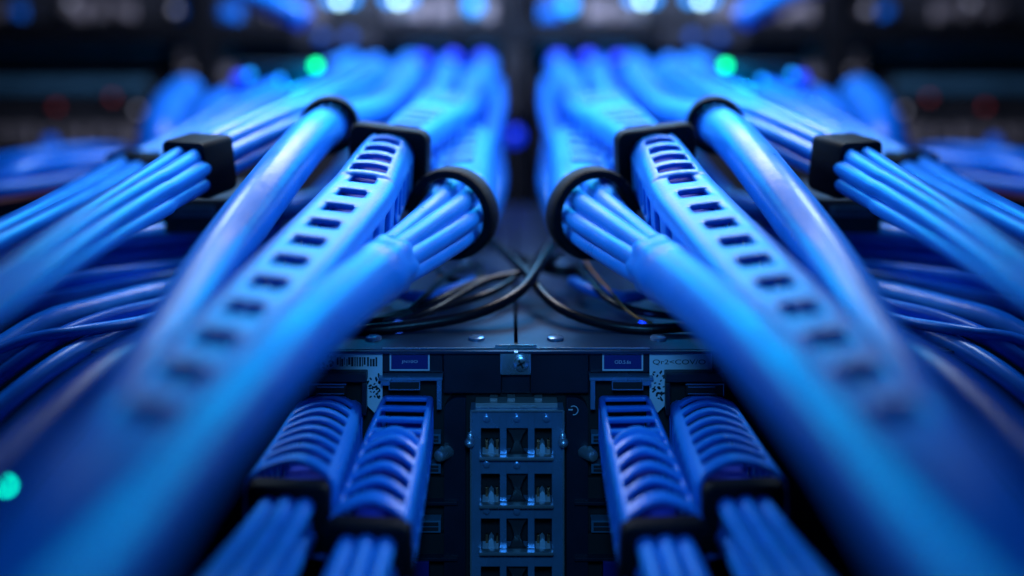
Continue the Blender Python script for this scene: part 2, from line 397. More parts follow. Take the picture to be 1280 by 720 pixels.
# labels
YL = Y0-0.003
def speckles(bm, x0, x1, y0, y1, n, Y):
    rr = random.Random(int(x0*7+n))
    for k in range(n):
        x, y = rr.uniform(x0+2, x1-2), rr.uniform(y0+2, y1-2); r = rr.uniform(1.0, 1.9); a = rr.uniform(0, PI)
        vs = [bm.verts.new(P(x+math.cos(a)*math.cos(t)*r*1.4-math.sin(a)*math.sin(t)*r*0.8, y+math.sin(a)*math.cos(t)*r*1.4+math.cos(a)*math.sin(t)*r*0.8, Y)) for t in [2*PI*j/8 for j in range(8)]]
        bm.faces.new(vs)
for side in (-1, 1):
    q = lambda x: x if side < 0 else 2*AXP-x
    bm = N(); pts = [(q(x), y) for x, y in ((400, 441), (478, 441), (478, 505), (468, 516), (457, 505), (455, 464), (400, 464))]
    prism(bm, pts if side > 0 else pts, YL, YL+0.004)
    lb = link('label', bm, M['label'], dev, smooth=False, label='pale L shaped label with a barcode' if side < 0 else 'pale L shaped label with printed characters')
    bm = N()
    if side < 0:
        x = 421
        rr = random.Random(5)
        while x < 472:
            w = rr.choice((0.8, 1.2, 2.2, 2.8)); t = 446.5+rr.choice((0, 0, 0, 2)); b = rr.choice((456, 458, 458, 452))
            vs = [bm.verts.new(P(a, c, YL-0.001)) for a, c in ((x, t), (x+w, t), (x+w, b), (x, b))]; bm.faces.new(vs); x += w+rr.choice((0.9, 1.4, 2.0))
        link('barcode', bm, M['ink'], lb, smooth=False)
        bm = N(); speckles(bm, 402, 420, 443, 462, 14, YL-0.0012); link('speckle_print', bm, M['ink'], lb, smooth=False)
        bm = N(); speckles(bm, 457, 477, 464, 500, 30, YL-0.0012); link('speckle_print', bm, M['ink'], lb, smooth=False)
    else:
        speckles(bm, 812, 832, 462, 502, 26, YL-0.0012); link('speckle_print', bm, M['ink'], lb, smooth=False)
        text_part('Qr2<COV/O', 849, 453, YL-0.001, 7, M['ink'], lb, wpx=66)
    x0, x1 = (487, 537) if side < 0 else (753, 804)
    bm = N(); pbox(bm, x0, x1, 441, 463.5, YL, YL+0.008, 0.001); l2 = link('label', bm, M['label'], dev, smooth=False, label='small navy label with a white border')
    bm = N(); pbox(bm, x0+2, x1-2, 443.5, 461.5, YL-0.0015, YL+0.002); link('label_field', bm, M['navy'], l2, smooth=False)
    text_part('JN10O' if side < 0 else 'OD.5.6s', (x0+x1)/2, 452.5, YL-0.003, 4.2, M['whiteink'], l2, wpx=20)
    def L(name, boxes, m, bev=0.002, smooth=False, lab=None):
        bm = N()
        for (a, b, c, d, ya, yb) in boxes: pbox(bm, a, b, c, d, ya, yb, bev)
        return link(name, bm, m, dev, side, AXP, smooth=smooth, label=lab)
    L('port_frame', [(473, 553, 472, 476, Y0-0.03, Y0+0.045), (546, 552, 476.5, 512, Y0-0.03, Y0+0.04), (476, 487, 476.5, 482, Y0-0.05, Y0+0.04)], M['cage'])
    L('release_tab', [(487, 524, 477, 487, Y0-0.03, Y0-0.01)], M['dark'])
    L('tab_outline', [(486, 525, 476.6, 477.6, Y0-0.034, Y0-0.0305), (486, 525, 486.6, 487.6, Y0-0.034, Y0-0.0305), (486, 487, 477.7, 486.5, Y0-0.034, Y0-0.0305), (524, 525, 477.7, 486.5, Y0-0.034, Y0-0.0305)], M['cage'], 0)
    L('port_frame', [(384, 458, 466, 478, Y0-0.04, Y0+0.045), (452, 458, 478.5, 520, Y0-0.03, Y0+0.04)], M['panel'], 0.006)
    L('release_tab', [(386, 432, 481, 494, Y0-0.03, Y0-0.01)], M['dark'])
    L('tab_outline', [(385, 433, 480, 481, Y0-0.034, Y0-0.0305), (396, 430, 483.5, 484.3, Y0-0.034, Y0-0.0305), (396, 430, 492, 492.8, Y0-0.034, Y0-0.0305), (385, 386, 481.1, 495, Y0-0.034, Y0-0.0305)], M['cage'], 0)
    for yy in (597, 667):
        L('slot', [(515, 570, yy, yy+30, Y0+0.02, Y0+0.045)], M['dark'])
        L('slot_lip', [(513, 572, yy+30.5, yy+35, Y0-0.01, Y0+0.045)], M['panel'], 0.003)
    for (yy, hh) in ((543, 12), (580, 12), (651, 15)):
        L('tag_plate', [(524, 551, yy, yy+hh, Y0-0.004, Y0+0.045)], M['teal'], 0.003)
        L('tag_field', [(527, 548, yy+2.2, yy+hh*0.45, Y0-0.006, Y0-0.0045), (527, 548, yy+hh*0.55, yy+hh-2.2, Y0-0.006, Y0-0.0045)], M['ink'], 0)
    L('label', [(478, 536, 703, 740, Y0-0.02, Y0+0.04)], M['navy'], 0.002)
    bm = N(); disc(bm, P(548, 570, Y0-0.05), 0.022, (-0.5, -1, 0.15), 0.07, 20, 0.8); ball(bm, P(553, 562, Y0-0.02), 0.012)
    link('thumbscrew', bm, M['steel'], dev, side, AXP, autosm=True)
# ================================================================== plugs in the device
def plug(side, which):
    nm = SN[side]
    if which == 0:
        path = Path([(513, 520, 3.70), (507, 534, 3.56), (488, 604, 3.28), (463, 688, 3.02), (449, 728, 2.86), (430, 790, 2.6), (405, 880, 2.15), (380, 1000, 1.9)])
        lab = f'bright ribbed blue plug with four square windows directly {nm} of the steel port cage'
    else:
        path = Path([(414, 535, 3.70), (408, 547, 3.56), (388, 592, 3.32), (364, 642, 3.1), (340, 682, 2.92), (296, 750, 2.54), (236, 835, 2.28), (165, 940, 2.02)])
        lab = f'shaded blue plug with curved ribs half under the thick cable, outer one on the {nm}'
    root = thing('network_plug', lab, 'cable plug', mx(path.at(path.keys[1])-Vector((0, 0, 0.15)), side, AXP), 'ribbed plugs in the device front')
    u0 = path.keys[1]-0.05; u1 = path.keys[3]; tot = u1-u0; w, h = 0.205, 0.19
    rows = [(tot*0.03, 0, 0, 0)]
    if which == 0:
        p = tot*0.97/9.3
        for k in range(4): rows += [(p*0.72, 1, 1, 0), (p*0.28, 0, 0, 0)]
        for k in range(5): rows += [(p*0.56, 1, 1, 1), (p*0.44, 0, 0, 1)]
        rows += [(p*0.3, 0, 0, 1)]
        ww, hh, cr, sl = (lambda f: w*(0.90+0.30*f)), (lambda f: h*(0.95+0.20*f)), 0.026, 0.94
    else:
        p = tot*0.97/8.3
        for k in range(8): rows += [(p*0.54, 1, 1, 1), (p*0.46, 0, 0, 1)]
        rows += [(p*0.3, 0, 0, 1)]
        ww, hh, cr, sl = (lambda f: w*(1.02+0.2*f)), (lambda f: h*(1+0.1*f)), 0.024, 0.96
    bm = shell(path, u0, rows, ww, hh, 0.09, 0, sl, bow=0.055, crown=cr)
    sh = link('shell', bm, M['plastic'], root, side, AXP, mods=SHELLMODS(0.016))
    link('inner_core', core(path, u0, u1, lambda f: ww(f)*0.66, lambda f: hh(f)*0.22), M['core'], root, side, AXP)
    bm = N(); annulus(bm, path, u1+0.012, rrect(w*1.24, h*1.16, 0.03), rrect(w*0.72, h*0.7, 0.03), 0.05)
    link('collar', bm, M['rubber'], root, side, AXP, autosm=True)
    rr = random.Random(3+which)
    offs = [(-0.055, 0.045), (0.0, 0.05), (0.055, 0.045), (-0.03, -0.01), (0.03, -0.01), (-0.055, -0.05), (0.055, -0.05)]
    for (ox, oy) in offs:
        bm = N(); tube(bm, path, 0.031, u1-0.05, path.L, 16, 0.05, lambda f, ox=ox, oy=oy: (ox*(1+0.25*f), oy*(1+0.1*f)))
        link('cable', bm, M['cable'], root, side, AXP)
for side in (-1, 1):
    plug(side, 0); plug(side, 1)
# ================================================================== the big bundles over the device
def nearer(Y): return Y-0.25*max(0, 3.3-Y)
def nscale(path, f, u0):
    Y = path.at(u0+(path.L-u0)*f).y
    return Y/((Y+0.825)/1.25) if Y < 3.3 else 1.0
PA = [(602, 100, 7.8), (604, 132, 6.8), (594, 178, 5.4), (580, 226, 4.55), (566, 266, 4.0), (520, 306, 3.62), (443, 363, 3.12), (366, 432, 2.68), (252, 555, 2.2), (132, 702, 1.83), (-10, 870, 1.5), (-200, 1090, 1.2)]
PB = [(585, 84, 8.4), (578, 108, 7.0), (556, 145, 5.3), (530, 168, 4.75), (487, 208, 4.15), (450, 264, 3.72), (398, 327, 3.28), (331, 404, 2.88), (254, 490, 2.52), (158, 596, 2.16), (40, 720, 1.8), (-120, 930, 1.45)]
PC = [(516, 84, 8.6), (505, 104, 7.2), (478, 136, 5.6), (440, 148, 4.7), (412, 156, 4.35), (385, 177, 4.05), (335, 238, 3.62), (272, 325, 3.2), (212, 425, 2.78), (140, 545, 2.36), (40, 700, 1.95), (-90, 890, 1.6), (-240, 1100, 1.3)]
PD = [(470, 96, 6.6), (430, 122, 5.4), (380, 146, 4.75), (320, 172, 4.4), (250, 206, 4.05), (190, 241, 3.6), (110, 290, 3.1), (20, 352, 2.7), (-90, 430, 2.38), (-240, 540, 2.05)]
PE = [(300, 130, 5.9), (230, 172, 5.2), (168, 205, 4.75), (120, 232, 4.2), (50, 268, 3.55), (-40, 312, 3.05), (-160, 370, 2.6)]
PA, PB, PC, PD = [[(a, b, nearer(c)) for a, b, c in q] for q in (PA, PB, PC, PD)]
grp = 'blue cable bundles fanning over the device'
def bundle_ring(side):
    path = Path(PA); nm = SN[side]; k = path.keys
    root = thing('cable_bundle', f'innermost {nm} thick blue cable, its strands gathered in a round black ring', 'cable bundle', mx(path.at(k[5])-Vector((0, 0, 0.2)), side), grp)
    bm = N(); annulus(bm, path, k[4], circ(0.182), circ(0.142), 0.075, tilt=Matrix.Rotation(math.radians(-14), 3, 'Z'))
    link('ring_clamp', bm, M['rubber'], root, side, autosm=True)
    offs = [(0, 0.02), (-0.072, 0.052), (0.0, 0.088), (0.072, 0.058), (0.092, -0.012), (0.062, -0.078), (-0.02, -0.092), (-0.085, -0.03)]
    ua, ub = k[3]+0.25, k[5]+0.45
    for ox, oy in offs:
        def off(f, ox=ox, oy=oy):
            g = 1-0.50*max(0, (f-0.25)/0.75)**1.1; a = 0.5*f
            return ((ox*math.cos(a)-oy*math.sin(a))*g, (ox*math.sin(a)+oy*math.cos(a))*g)
        bm = N(); tube(bm, path, 0.037, ua, ub, 16, 0.04, off); link('strand', bm, M['cable'], root, side)
    # jacket that starts as a wrinkled cuff
    def rj(f):
        s = f*(path.L-k[5]-0.17)
        return (0.094+0.007*math.exp(-((s-0.09)/0.045)**2)+0.007*math.exp(-((s-0.20)/0.045)**2))*(0.80+0.2*min(1, s/0.10))*nscale(path, f, k[5]+0.17)
    bm = N(); tube(bm, path, rj, k[5]+0.17, path.L, 64, 0.02, lobes=lambda f, a: 0.07*math.exp(-(f*(path.L-k[5]-0.17)/0.14)**2)*math.cos(7*a+0.4)); link('jacket', bm, M['cable'], root, side)
    # ribbed boot behind the ring
    rows = [(0.05, 0, 0, 1)]
    for i in range(5): rows += [(0.085, 1, 1, 1), (0.085, 0, 0, 1)]
    rows += [(0.12, 0, 0, 1)]
    ub0 = k[4]-0.10-sum(r[0] for r in rows)
    link('boot', shell(path, ub0, rows, lambda f: 0.24+0.06*f, 0.22, 0.3, 0.15, 0.7, bow=0.03, crown=0.02), M['plastic'], root, side, mods=SHELLMODS(0.02))
    link('inner_core', core(path, ub0, k[4]-0.1, 0.19, 0.10, 0.15), M['core'], root, side)
    for i, (ox, oy) in enumerate(((-0.045, 0.02), (0.045, -0.02))):
        bm = N(); tube(bm, path, 0.062, 0, ub0+0.2, 16, 0.08, lambda f, ox=ox, oy=oy: (ox*(2.2-1.2*f), oy*(1.6-0.6*f))); link('tail_cable', bm, M['cable'], root, side)
def bundle_ladder(side):
    path = Path(PB); nm = SN[side]; k = path.keys; roll = math.radians(-6)
    root = thing('cable_bundle', f'slotted blue cable duct with ladder openings through a square black clamp, {nm} side', 'cable bundle', mx(path.at(k[5])-Vector((0, 0, 0.2)), side), grp)
    bm = N(); annulus(bm, path, k[4], rrect(0.345, 0.34, 0.045), rrect(0.225, 0.225, 0.06), 0.055, roll, tilt=Matrix.Rotation(math.radians(-12), 3, 'Z'))
    link('square_clamp', bm, M['rubber'], root, side, autosm=True)
    rows = [(0.03, 0, 0, 1)]
    for i, c in enumerate((1, 0.9, 0.8, 0.65, 0.45)): rows += [(0.046, 1, 1, c), (0.032, 0, 0, c-0.1)]
    for i in range(11): rows += [(0.056+0.004*i, 1, 1 if i < 6 else 0, 0), (0.080+0.006*i, 0, 0, 0)]
    rows += [(0.9, 0, 0, 0)]
    u0 = k[4]-0.02
    tot = sum(r[0] for r in rows)
    ns = lambda f: nscale(path, min(1, f*tot/(path.L-u0)), u0)
    wf = lambda f: (0.215+0.055*min(1, f*6))*ns(f)
    link('duct', shell(path, u0, rows, wf, lambda f: 0.235*ns(f), 0.22, roll, 0.56, bow=0.03, crown=0.028), M['plastic'], root, side, mods=SHELLMODS(0.022))
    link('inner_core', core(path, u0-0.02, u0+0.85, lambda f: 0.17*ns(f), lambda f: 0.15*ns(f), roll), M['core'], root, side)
    rows = [(0.12, 0, 0, 0)]
    for i in range(3): rows += [(0.09, 1, 1, 1), (0.09, 0, 0, 1)]
    rows += [(0.10, 0, 0, 1)]
    for i in range(5): rows += [(0.065, 1, 1, 1), (0.060, 0, 0, 1)]
    rows += [(0.05, 0, 0, 1)]
    ub0 = k[4]-sum(r[0] for r in rows)
    link('boot', shell(path, ub0, rows, lambda f: 0.37-0.14*f, lambda f: 0.20+0.01*f, 0.3, roll, 0.72, bow=-0.02, crown=0.015), M['plastic'], root, side, mods=SHELLMODS(0.02))
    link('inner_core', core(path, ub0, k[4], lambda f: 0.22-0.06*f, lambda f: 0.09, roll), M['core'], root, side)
    for i, (ox, oy) in enumerate(((-0.10, 0.0), (0.09, 0.01))):
        bm = N(); tube(bm, path, 0.085, 0, ub0+0.15, 18, 0.08, lambda f, ox=ox, oy=oy: (ox*(1.7-0.8*f), oy)); link('tail_cable', bm, M['cable'], root, side)
def bundle_hose(side):
    path = Path(PC); nm = SN[side]; k = path.keys
    root = thing('cable_bundle', f'plain thick blue cable curving out of a round black grommet on the {nm}', 'cable bundle', mx(path.at(k[6])-Vector((0, 0, 0.2)), side), grp)
    bm = N(); annulus(bm, path, k[4], circ(0.125), circ(0.090), 0.08, tilt=Matrix.Rotation(math.radians(14), 3, 'Z'))
    link('ring_clamp', bm, M['rubber'], root, side, autosm=True)
    bm = N(); tube(bm, path, lambda f: (0.085+0.004*math.sin(f*9))*nscale(path, f, k[4]+0.10), k[4]+0.10, path.L, 32, 0.04); link('jacket', bm, M['cable'], root, side)
    bm = N(); tube(bm, path, 0.078, k[4]-0.15, k[4]+0.16, 28, 0.03)
    for i in range(14):
        c, t, sd, up = path.frame(k[4]-0.02); a = 2*PI*i/14; d = sd*math.cos(a)+up*math.sin(a)
        ball(bm, c+d*0.078, 0.012, seg=8)
    link('cuff', bm, M['plastic'], root, side)
    bm = N(); tube(bm, path, lambda f: 0.13-0.055*f, 0.9, k[4]-0.10, 24, 0.06); link('boot', bm, M['plastic'], root, side)
    for ox, oy in ((-0.015, 0.02),):
        bm = N(); tube(bm, path, 0.105, 0, 1.2, 16, 0.08, (ox, oy)); link('tail_cable', bm, M['cable'], root, side)
def bundle_block(side):
    path = Path(PD); nm = SN[side]; k = path.keys
    root = thing('cable_bundle', f'flat bundle of parallel blue cables threaded through a square black block on the {nm}', 'cable bundle', mx(path.at(k[4])-Vector((0, 0, 0.25)), side), grp)
    bm = N(); annulus(bm, path, k[4], rrect(0.235, 0.225, 0.025), rrect(0.16, 0.15, 0.02), 0.15, tilt=Matrix.Rotation(math.radians(-18), 3, 'Z'))
    link('comb_block', bm, M['rubber'], root, side, autosm=True)
    bm = N(); tmp = Path([path.at(k[4]-0.03), path.at(k[4]), path.at(k[4]+0.03)]); link('block_insert', core(tmp, 0, tmp.L, 0.165, 0.155), M['dark'], root, side)
    sc = lambda f: max(0.55, min(1, path.at(path.L*f).y/3.9))
    offs = [(-0.05, 0.058), (0.028, 0.062), (0.055, 0.012), (-0.022, 0.008), (0.055, -0.045), (-0.02, -0.05), (-0.065, -0.02)]
    for i, (ox, oy) in enumerate(offs):
        ph = i*1.3
        bm = N(); tube(bm, path, lambda f, i=i: (0.030+0.003*(i % 3))*sc(f), 0, path.L, 16, 0.05, lambda f, ox=ox, oy=oy, ph=ph: (ox*sc(f)*(1+0.25*math.sin(f*5+ph)*(abs(f-0.5) > 0.12)), oy*sc(f)*(1+0.15*math.sin(f*6+ph))))
        link('strand', bm, M['cable'], root, side)
def bundle_small(side):
    path = Path(PE); nm = SN[side]; k = path.keys
    root = thing('cable_bundle', f'outermost blue cable pair passing a low flat black clip on the {nm}', 'cable bundle', mx(path.at(k[2])-Vector((0, 0, 0.2)), side), grp)
    bm = N(); annulus(bm, path, k[2], rrect(0.235, 0.105, 0.02), rrect(0.15, 0.05, 0.015), 0.13, tilt=Matrix.Rotation(math.radians(-25), 3, 'Z'))
    link('flat_clip', bm, M['rubber'], root, side, autosm=True)
    sc = lambda f: max(0.55, min(1, path.at(path.L*f).y/4.4))
    for ox, oy, r in ((-0.035, 0.0, 0.048), (0.045, -0.01, 0.045), (0.0, -0.06, 0.04)):
        bm = N(); tube(bm, path, lambda f, r=r: r*sc(f), 0, path.L, 18, 0.06, lambda f, ox=ox, oy=oy: (ox*sc(f), oy*sc(f))); link('strand', bm, M['cable'], root, side)
for side in (-1, 1):
    bundle_ring(side); bundle_ladder(side); bundle_hose(side); bundle_block(side); bundle_small(side)
# ================================================================== loose cables
def loose(pts, rpx, m, name, label, cat, side, group=None, n=16):
    path = Path(pts); bm = N()
    Ym = pts[len(pts)//2][2]; tube(bm, path, rpx/F*Ym, None, None, n, 0.06)
    return tag(link(name, bm, M[m], None, side), label, cat, group)
for side in (-1, 1):
    nm = SN[side]
    A = lambda pts, r, m, lab, name='network_cable', cat='cable', g='loose blue cables at the sides': loose(pts, r, m, name, lab, cat, side, g)
    # flat run under the plain thick cable
    A([(345, 262, 4.9), (300, 277, 4.7), (235, 290, 4.5), (150, 297, 4.3), (40, 312, 4.1), (-90, 330, 3.9)], 15, 'cable', f'topmost of the level blue cables running under the square block bundle, {nm} side')
    A([(350, 288, 4.9), (290, 303, 4.7), (220, 313, 4.5), (130, 322, 4.3), (20, 335, 4.1), (-90, 345, 3.9)], 13, 'cable', f'second of the level blue cables below the square block, {nm} side')
    A([(350, 305, 5.0), (290, 325, 4.75), (215, 333, 4.6), (120, 345, 4.4), (10, 362, 4.2), (-90, 375, 4.0)], 13, 'cable', f'third of the level blue cables below the square block, {nm} side')
    A([(345, 330, 4.9), (280, 345, 4.7), (205, 354, 4.5), (110, 372, 4.3), (20, 388, 4.1), (-90, 405, 3.9)], 15, 'cable', f'lowest of the level blue cables below the square block, {nm} side')
    A([(300, 350, 4.5), (200, 368, 4.2), (120, 388, 4.0), (60, 405, 3.85), (0, 440, 3.7), (-90, 500, 3.5)], 18, 'cable', f'pale blue cable sagging to the {nm} edge below the level cables')
    A([(270, 368, 4.2), (195, 383, 3.9), (120, 402, 3.7), (40, 440, 3.5), (-60, 520, 3.3), (-140, 600, 3.1)], 11, 'cable2', f'deep blue cable arching down under the sagging pale one, {nm} edge')
    A([(300, 372, 4.3), (225, 395, 3.95), (150, 415, 3.72), (75, 452, 3.5), (0, 510, 3.3), (-90, 600, 3.1)], 13, 'cable', f'mid blue cable arching down below the deep blue one, {nm} edge')
    A([(330, 385, 4.4), (250, 412, 4.0), (170, 440, 3.7), (95, 490, 3.45), (20, 560, 3.2), (-60, 640, 3.0)], 14, 'cable2', f'lowest of the arching blue cables beside the plain thick cable, {nm} side')
    A([(360, 318, 5.2), (270, 318, 4.95), (180, 322, 4.8), (80, 338, 4.6), (-60, 352, 4.4)], 6, 'cable', f'slim bright blue cable between the level cables, {nm} side')
    A([(350, 345, 5.1), (270, 336, 4.9), (190, 342, 4.7), (90, 356, 4.5), (-60, 385, 4.3)], 6, 'cable', f'slim blue cable above the lowest level cable, {nm} side')
    A([(260, 372, 4.0), (190, 398, 3.8), (110, 412, 3.6), (30, 425, 3.5), (-80, 470, 3.3)], 7, 'cable', f'slim pale blue cable crossing over the arching ones, {nm} edge')
    A([(60, 262, 4.7), (20, 300, 4.6), (-10, 335, 4.5), (-60, 380, 4.4)], 9, 'cable', f'blue cable falling behind the flat bundle at the {nm} edge')
    A([(290, 390, 4.0), (220, 420, 3.5), (130, 470, 3.0), (30, 560, 2.6), (-60, 660, 2.3)], 30, 'cable2', f'thick deep blue cable in the lower {nm} corner behind the plain thick cable')
    # far cables behind the square block
    A([(470, 78, 8.0), (430, 98, 7.2), (380, 118, 6.4), (320, 140, 5.8), (255, 172, 5.3), (190, 215, 4.9)], 14, 'cable', f'pale blurred blue cable slanting behind the block bundle on the {nm}', g='far blurred blue cables')
    A([(440, 76, 8.2), (400, 92, 7.6), (345, 112, 6.9), (290, 138, 6.3), (235, 172, 5.8), (180, 210, 5.4)], 15, 'cable', f'blurred blue cable higher behind the block bundle on the {nm}', g='far blurred blue cables')
    A([(296, 118, 7.4), (276, 128, 6.8), (254, 150, 6.3), (232, 182, 5.9), (215, 225, 5.6)], 17, 'cable', f'short blurred blue cable bending down beside the rack post on the {nm}', g='far blurred blue cables')
    A([(232, 118, 7.6), (214, 136, 7.0), (203, 160, 6.5), (196, 190, 6.2), (185, 240, 6.0)], 27, 'cable', f'bulging blurred blue cable end standing above the flat clip on the {nm}', g='far blurred blue cables')
    A([(230, 215, 6.2), (150, 200, 6.0), (90, 205, 5.7), (40, 210, 5.4), (0, 222, 5.2), (-80, 245, 5.0)], 13, 'cable', f'blurred blue cable waving level to the {nm} edge above the clip', g='far blurred blue cables')
    A([(240, 205, 6.4), (140, 190, 6.4), (70, 192, 6.2), (20, 200, 6.0), (-60, 214, 5.8)], 11, 'cable', f'higher thin blurred blue cable waving to the {nm} edge', g='far blurred blue cables')
    A([(200, 225, 5.8), (120, 222, 5.6), (50, 232, 5.3), (-20, 240, 5.0), (-90, 250, 4.8)], 12, 'cable2', f'dark blurred blue cable below the waving ones at the {nm} edge', g='far blurred blue cables')
    A([(62, 178, 7.0), (58, 192, 6.7), (62, 205, 6.4), (80, 222, 6.2)], 12, 'cable2', f'short upright blurred blue cable near the {nm} edge', g='far blurred blue cables')
    A([(110, 236, 5.0), (70, 241, 4.9), (30, 248, 4.8), (-40, 258, 4.6)], 4, 'red', f'blurred red cable among blue ones at the {nm} edge', 'red_cable', 'cable', None)
    A([(488, 92, 8.6), (478, 106, 7.6), (468, 132, 6.6), (470, 165, 6.0), (440, 215, 5.6), (400, 260, 5.4)], 20, 'cable', f'blurred blue cable dropping behind the round grommet on the {nm}', g='far blurred blue cables')
    A([(460, 92, 8.4), (430, 88, 8.0), (400, 92, 7.7), (370, 108, 7.4), (340, 140, 7.0)], 14, 'cable', f'hazy blue cable looping over the round grommet on the {nm}', g='far blurred blue cables')
    A([(606, 140, 7.8), (610, 170, 7.0), (615, 205, 6.3), (616, 235, 5.8), (600, 285, 5.4)], 15, 'cable', f'blurred blue cable dropping along the dark centre gap, {nm} of it', g='far blurred blue cables')
    A([(470, 240, 5.2), (420, 250, 5.0), (360, 262, 4.9), (300, 262, 4.8)], 18, 'cable2', f'deep blue cable crossing in the dark under the slotted duct on the {nm}', g='loose blue cables at the sides')
    # top plug cables
    A([(268, -30, 8.4), (310, -8, 8.2), (345, 6, 8.0), (378, 22, 7.9)], 15, 'cable', f'bright blurred blue cable end poking in at the top, {nm} of centre', g='far blurred blue cables')
    A([(430, 300, 5.2), (445, 330, 4.6), (470, 352, 4.3), (520, 372, 4.1), (568, 362, 4.15), (590, 352, 4.3)], 8, 'cable2', f'thin dark blue lead lying on the cover near the crossing black cables, {nm} side', 'lead', 'cable', None)
# black leads on the cover
loose([(715, 245, 5.4), (700, 285, 4.75), (680, 322, 4.3), (650, 364, 3.99), (595, 392, 3.86), (520, 406, 3.8), (440, 414, 3.76), (370, 420, 3.74)], 7, 'blackcable', 'black_lead', 'glossy black lead sweeping from the centre to the left across the cover', 'cable', -1, 'black leads crossing on the cover')
loose([(590, 270, 5.2), (615, 300, 4.7), (655, 338, 4.25), (690, 378, 3.96), (735, 400, 3.84), (800, 411, 3.78), (860, 408, 3.78), (930, 405, 3.8)], 6.5, 'blackcable', 'black_lead', 'black lead running from the centre down to the right across the cover', 'cable', -1, 'black leads crossing on the cover')
loose([(700, 320, 4.5), (655, 340, 4.28), (610, 350, 4.2), (575, 368, 4.06), (530, 392, 3.9), (480, 404, 3.84)], 5, 'blackcable', 'black_lead', 'thinner black lead looping behind the sweeping one on the left of the cover', 'cable', -1, 'black leads crossing on the cover')
loose([(470, 400, 3.9), (520, 385, 3.95), (560, 368, 4.05), (600, 350, 4.2), (640, 345, 4.25)], 4, 'blackcable', 'black_lead', 'thin black lead lying flat at the far left of the cover', 'cable', -1, 'black leads crossing on the cover')
for i, (pts, r, lab) in enumerate((
    ([(545, 332, 4.5), (556, 346, 4.3), (580, 352, 4.25), (602, 342, 4.4), (590, 328, 4.6)], 4, 'small black wire loop beside the left black ring'),
    ([(500, 398, 3.88), (530, 372, 4.0), (552, 350, 4.2), (570, 338, 4.4), (600, 330, 4.6)], 3.5, 'thin black wire rising under the left thick cable'),
    ([(450, 404, 3.84), (510, 394, 3.9), (560, 382, 3.97), (612, 366, 4.06), (650, 342, 4.3), (690, 300, 4.8)], 4.5, 'black lead just behind the glossy sweeping one'),
    ([(720, 330, 4.5), (742, 356, 4.15), (770, 380, 3.98), (815, 392, 3.9), (870, 396, 3.88)], 5, 'black wire beneath the right thick cable'),
    ([(610, 300, 5.0), (640, 318, 4.7), (668, 330, 4.5), (705, 340, 4.4), (730, 336, 4.5)], 7, 'dark lead crossing level behind the black ones'))):
    loose(pts, r, 'blackcable', 'black_lead', lab, 'cable', -1, 'black leads crossing on the cover')
loose([(728, 318, 4.4), (740, 338, 4.2), (765, 366, 4.0), (788, 392, 3.86), (815, 404, 3.8)], 1.7, 'orange', 'thin_wire', 'thin amber wire curling over the right of the cover', 'wire', -1)
loose([(552, 348, 4.25), (546, 356, 4.2), (541, 362, 4.18)], 4, 'orange', 'wire_connector', 'tiny orange wire connector on the left of the cover', 'connector', -1)
# ================================================================== small devices under the side bundles
for side in (-1, 1):
    nm = SN[side]
    root = thing('wiring_block', f'dark wiring block with a printed strip below the square cable block on the {nm}', 'wiring block', mx(P(255, 300, 4.35), side))
    bm = N(); pbox(bm, 205, 300, 248, 292, 4.32, 4.9, 0.015); link('housing', bm, M['server'], root, side, smooth=False)
    bm = N(); pbox(bm, 214, 268, 258, 271, 4.312, 4.317); st = link('printed_strip', bm, M['teal'], root, side, smooth=False)
    bm = N(); rr = random.Random(2); x = 217
    while x < 264:
        w = rr.uniform(1.5, 3.5); t = 260.5+rr.uniform(0, 1.5)
        vs = [bm.verts.new(P(a, c, 4.310)) for a, c in ((x, t), (x+w, t), (x+w*0.8, t+7), (x+w*0.2, t+7))]; bm.faces.new(vs); x += w+rr.uniform(1, 2)
    link('print', bm, M['ink'], st, side, smooth=False)
# ================================================================== the rack behind
YR = 9.0
rack = thing('equipment_rack', 'black steel equipment rack frame out of focus behind the cables', 'rack', P(651, 420, YR))
for (a, b) in ((240, 271), (1031, 1062), (-190, -160), (1460, 1490)):
    bm = N(); pbox(bm, a, b, -420, 420, YR, YR+0.25, 0.01); link('post', bm, M['rack'], rack, smooth=False)
bm = N(); pbox(bm, 634, 656, -420, 420, YR+0.01, YR+0.2, 0.01); link('post', bm, M['rack'], rack, smooth=False)
for (a, b) in ((27, 50), (-150, -130), (330, 350)):
    for (xa_, xb_) in ((-159, 239), (272, 633), (657, 1030), (1063, 1459)):
        bm = N(); pbox(bm, xa_, xb_, a, b, YR+0.02, YR+0.2, 0.01); link('rail', bm, M['rack'], rack, smooth=False)
def led(px, py, Y, r, m, parent, name='indicator_light'):
    bm = N(); ball(bm, P(px, py, Y), r, seg=10); return link(name, bm, M[m], parent)
def unit(name, label, x0, x1, y0, y1, m, Y=YR+0.25, grp='equipment in the rack behind'):
    root = thing(name, label, 'rack unit', P((x0+x1)/2, y1, Y), grp)
    bm = N(); pbox(bm, x0, x1, y0, y1, Y, Y+(2.2 if Y > 8 else 0.3), 0.02); link('housing', bm, M[m], root, smooth=False)
    return root
def jacks(root, x0, x1, y0, y1, Y, seed, blue=0.25):
    rr = random.Random(seed); x = x0
    while x < x1-8:
        w = rr.uniform(12, 42); w = min(w, x1-x)
        z = rr.random()
        if z < 0.80:
            bm = N(); a = y0+rr.uniform(0, 3)
            pbox(bm, x, x+w-3, a, y1-rr.uniform(0, 3), Y-0.08, Y-0.002, 0.015)
            pbox(bm, x+w*0.25, x+w*0.6, a+(y1-a)*0.3, y1-(y1-a)*0.3, Y-0.12, Y-0.081, 0.01)
            link('jack_block', bm, M['plastic' if rr.random() < blue else 'grey'], root, smooth=False)
        x += w+rr.uniform(2, 10)
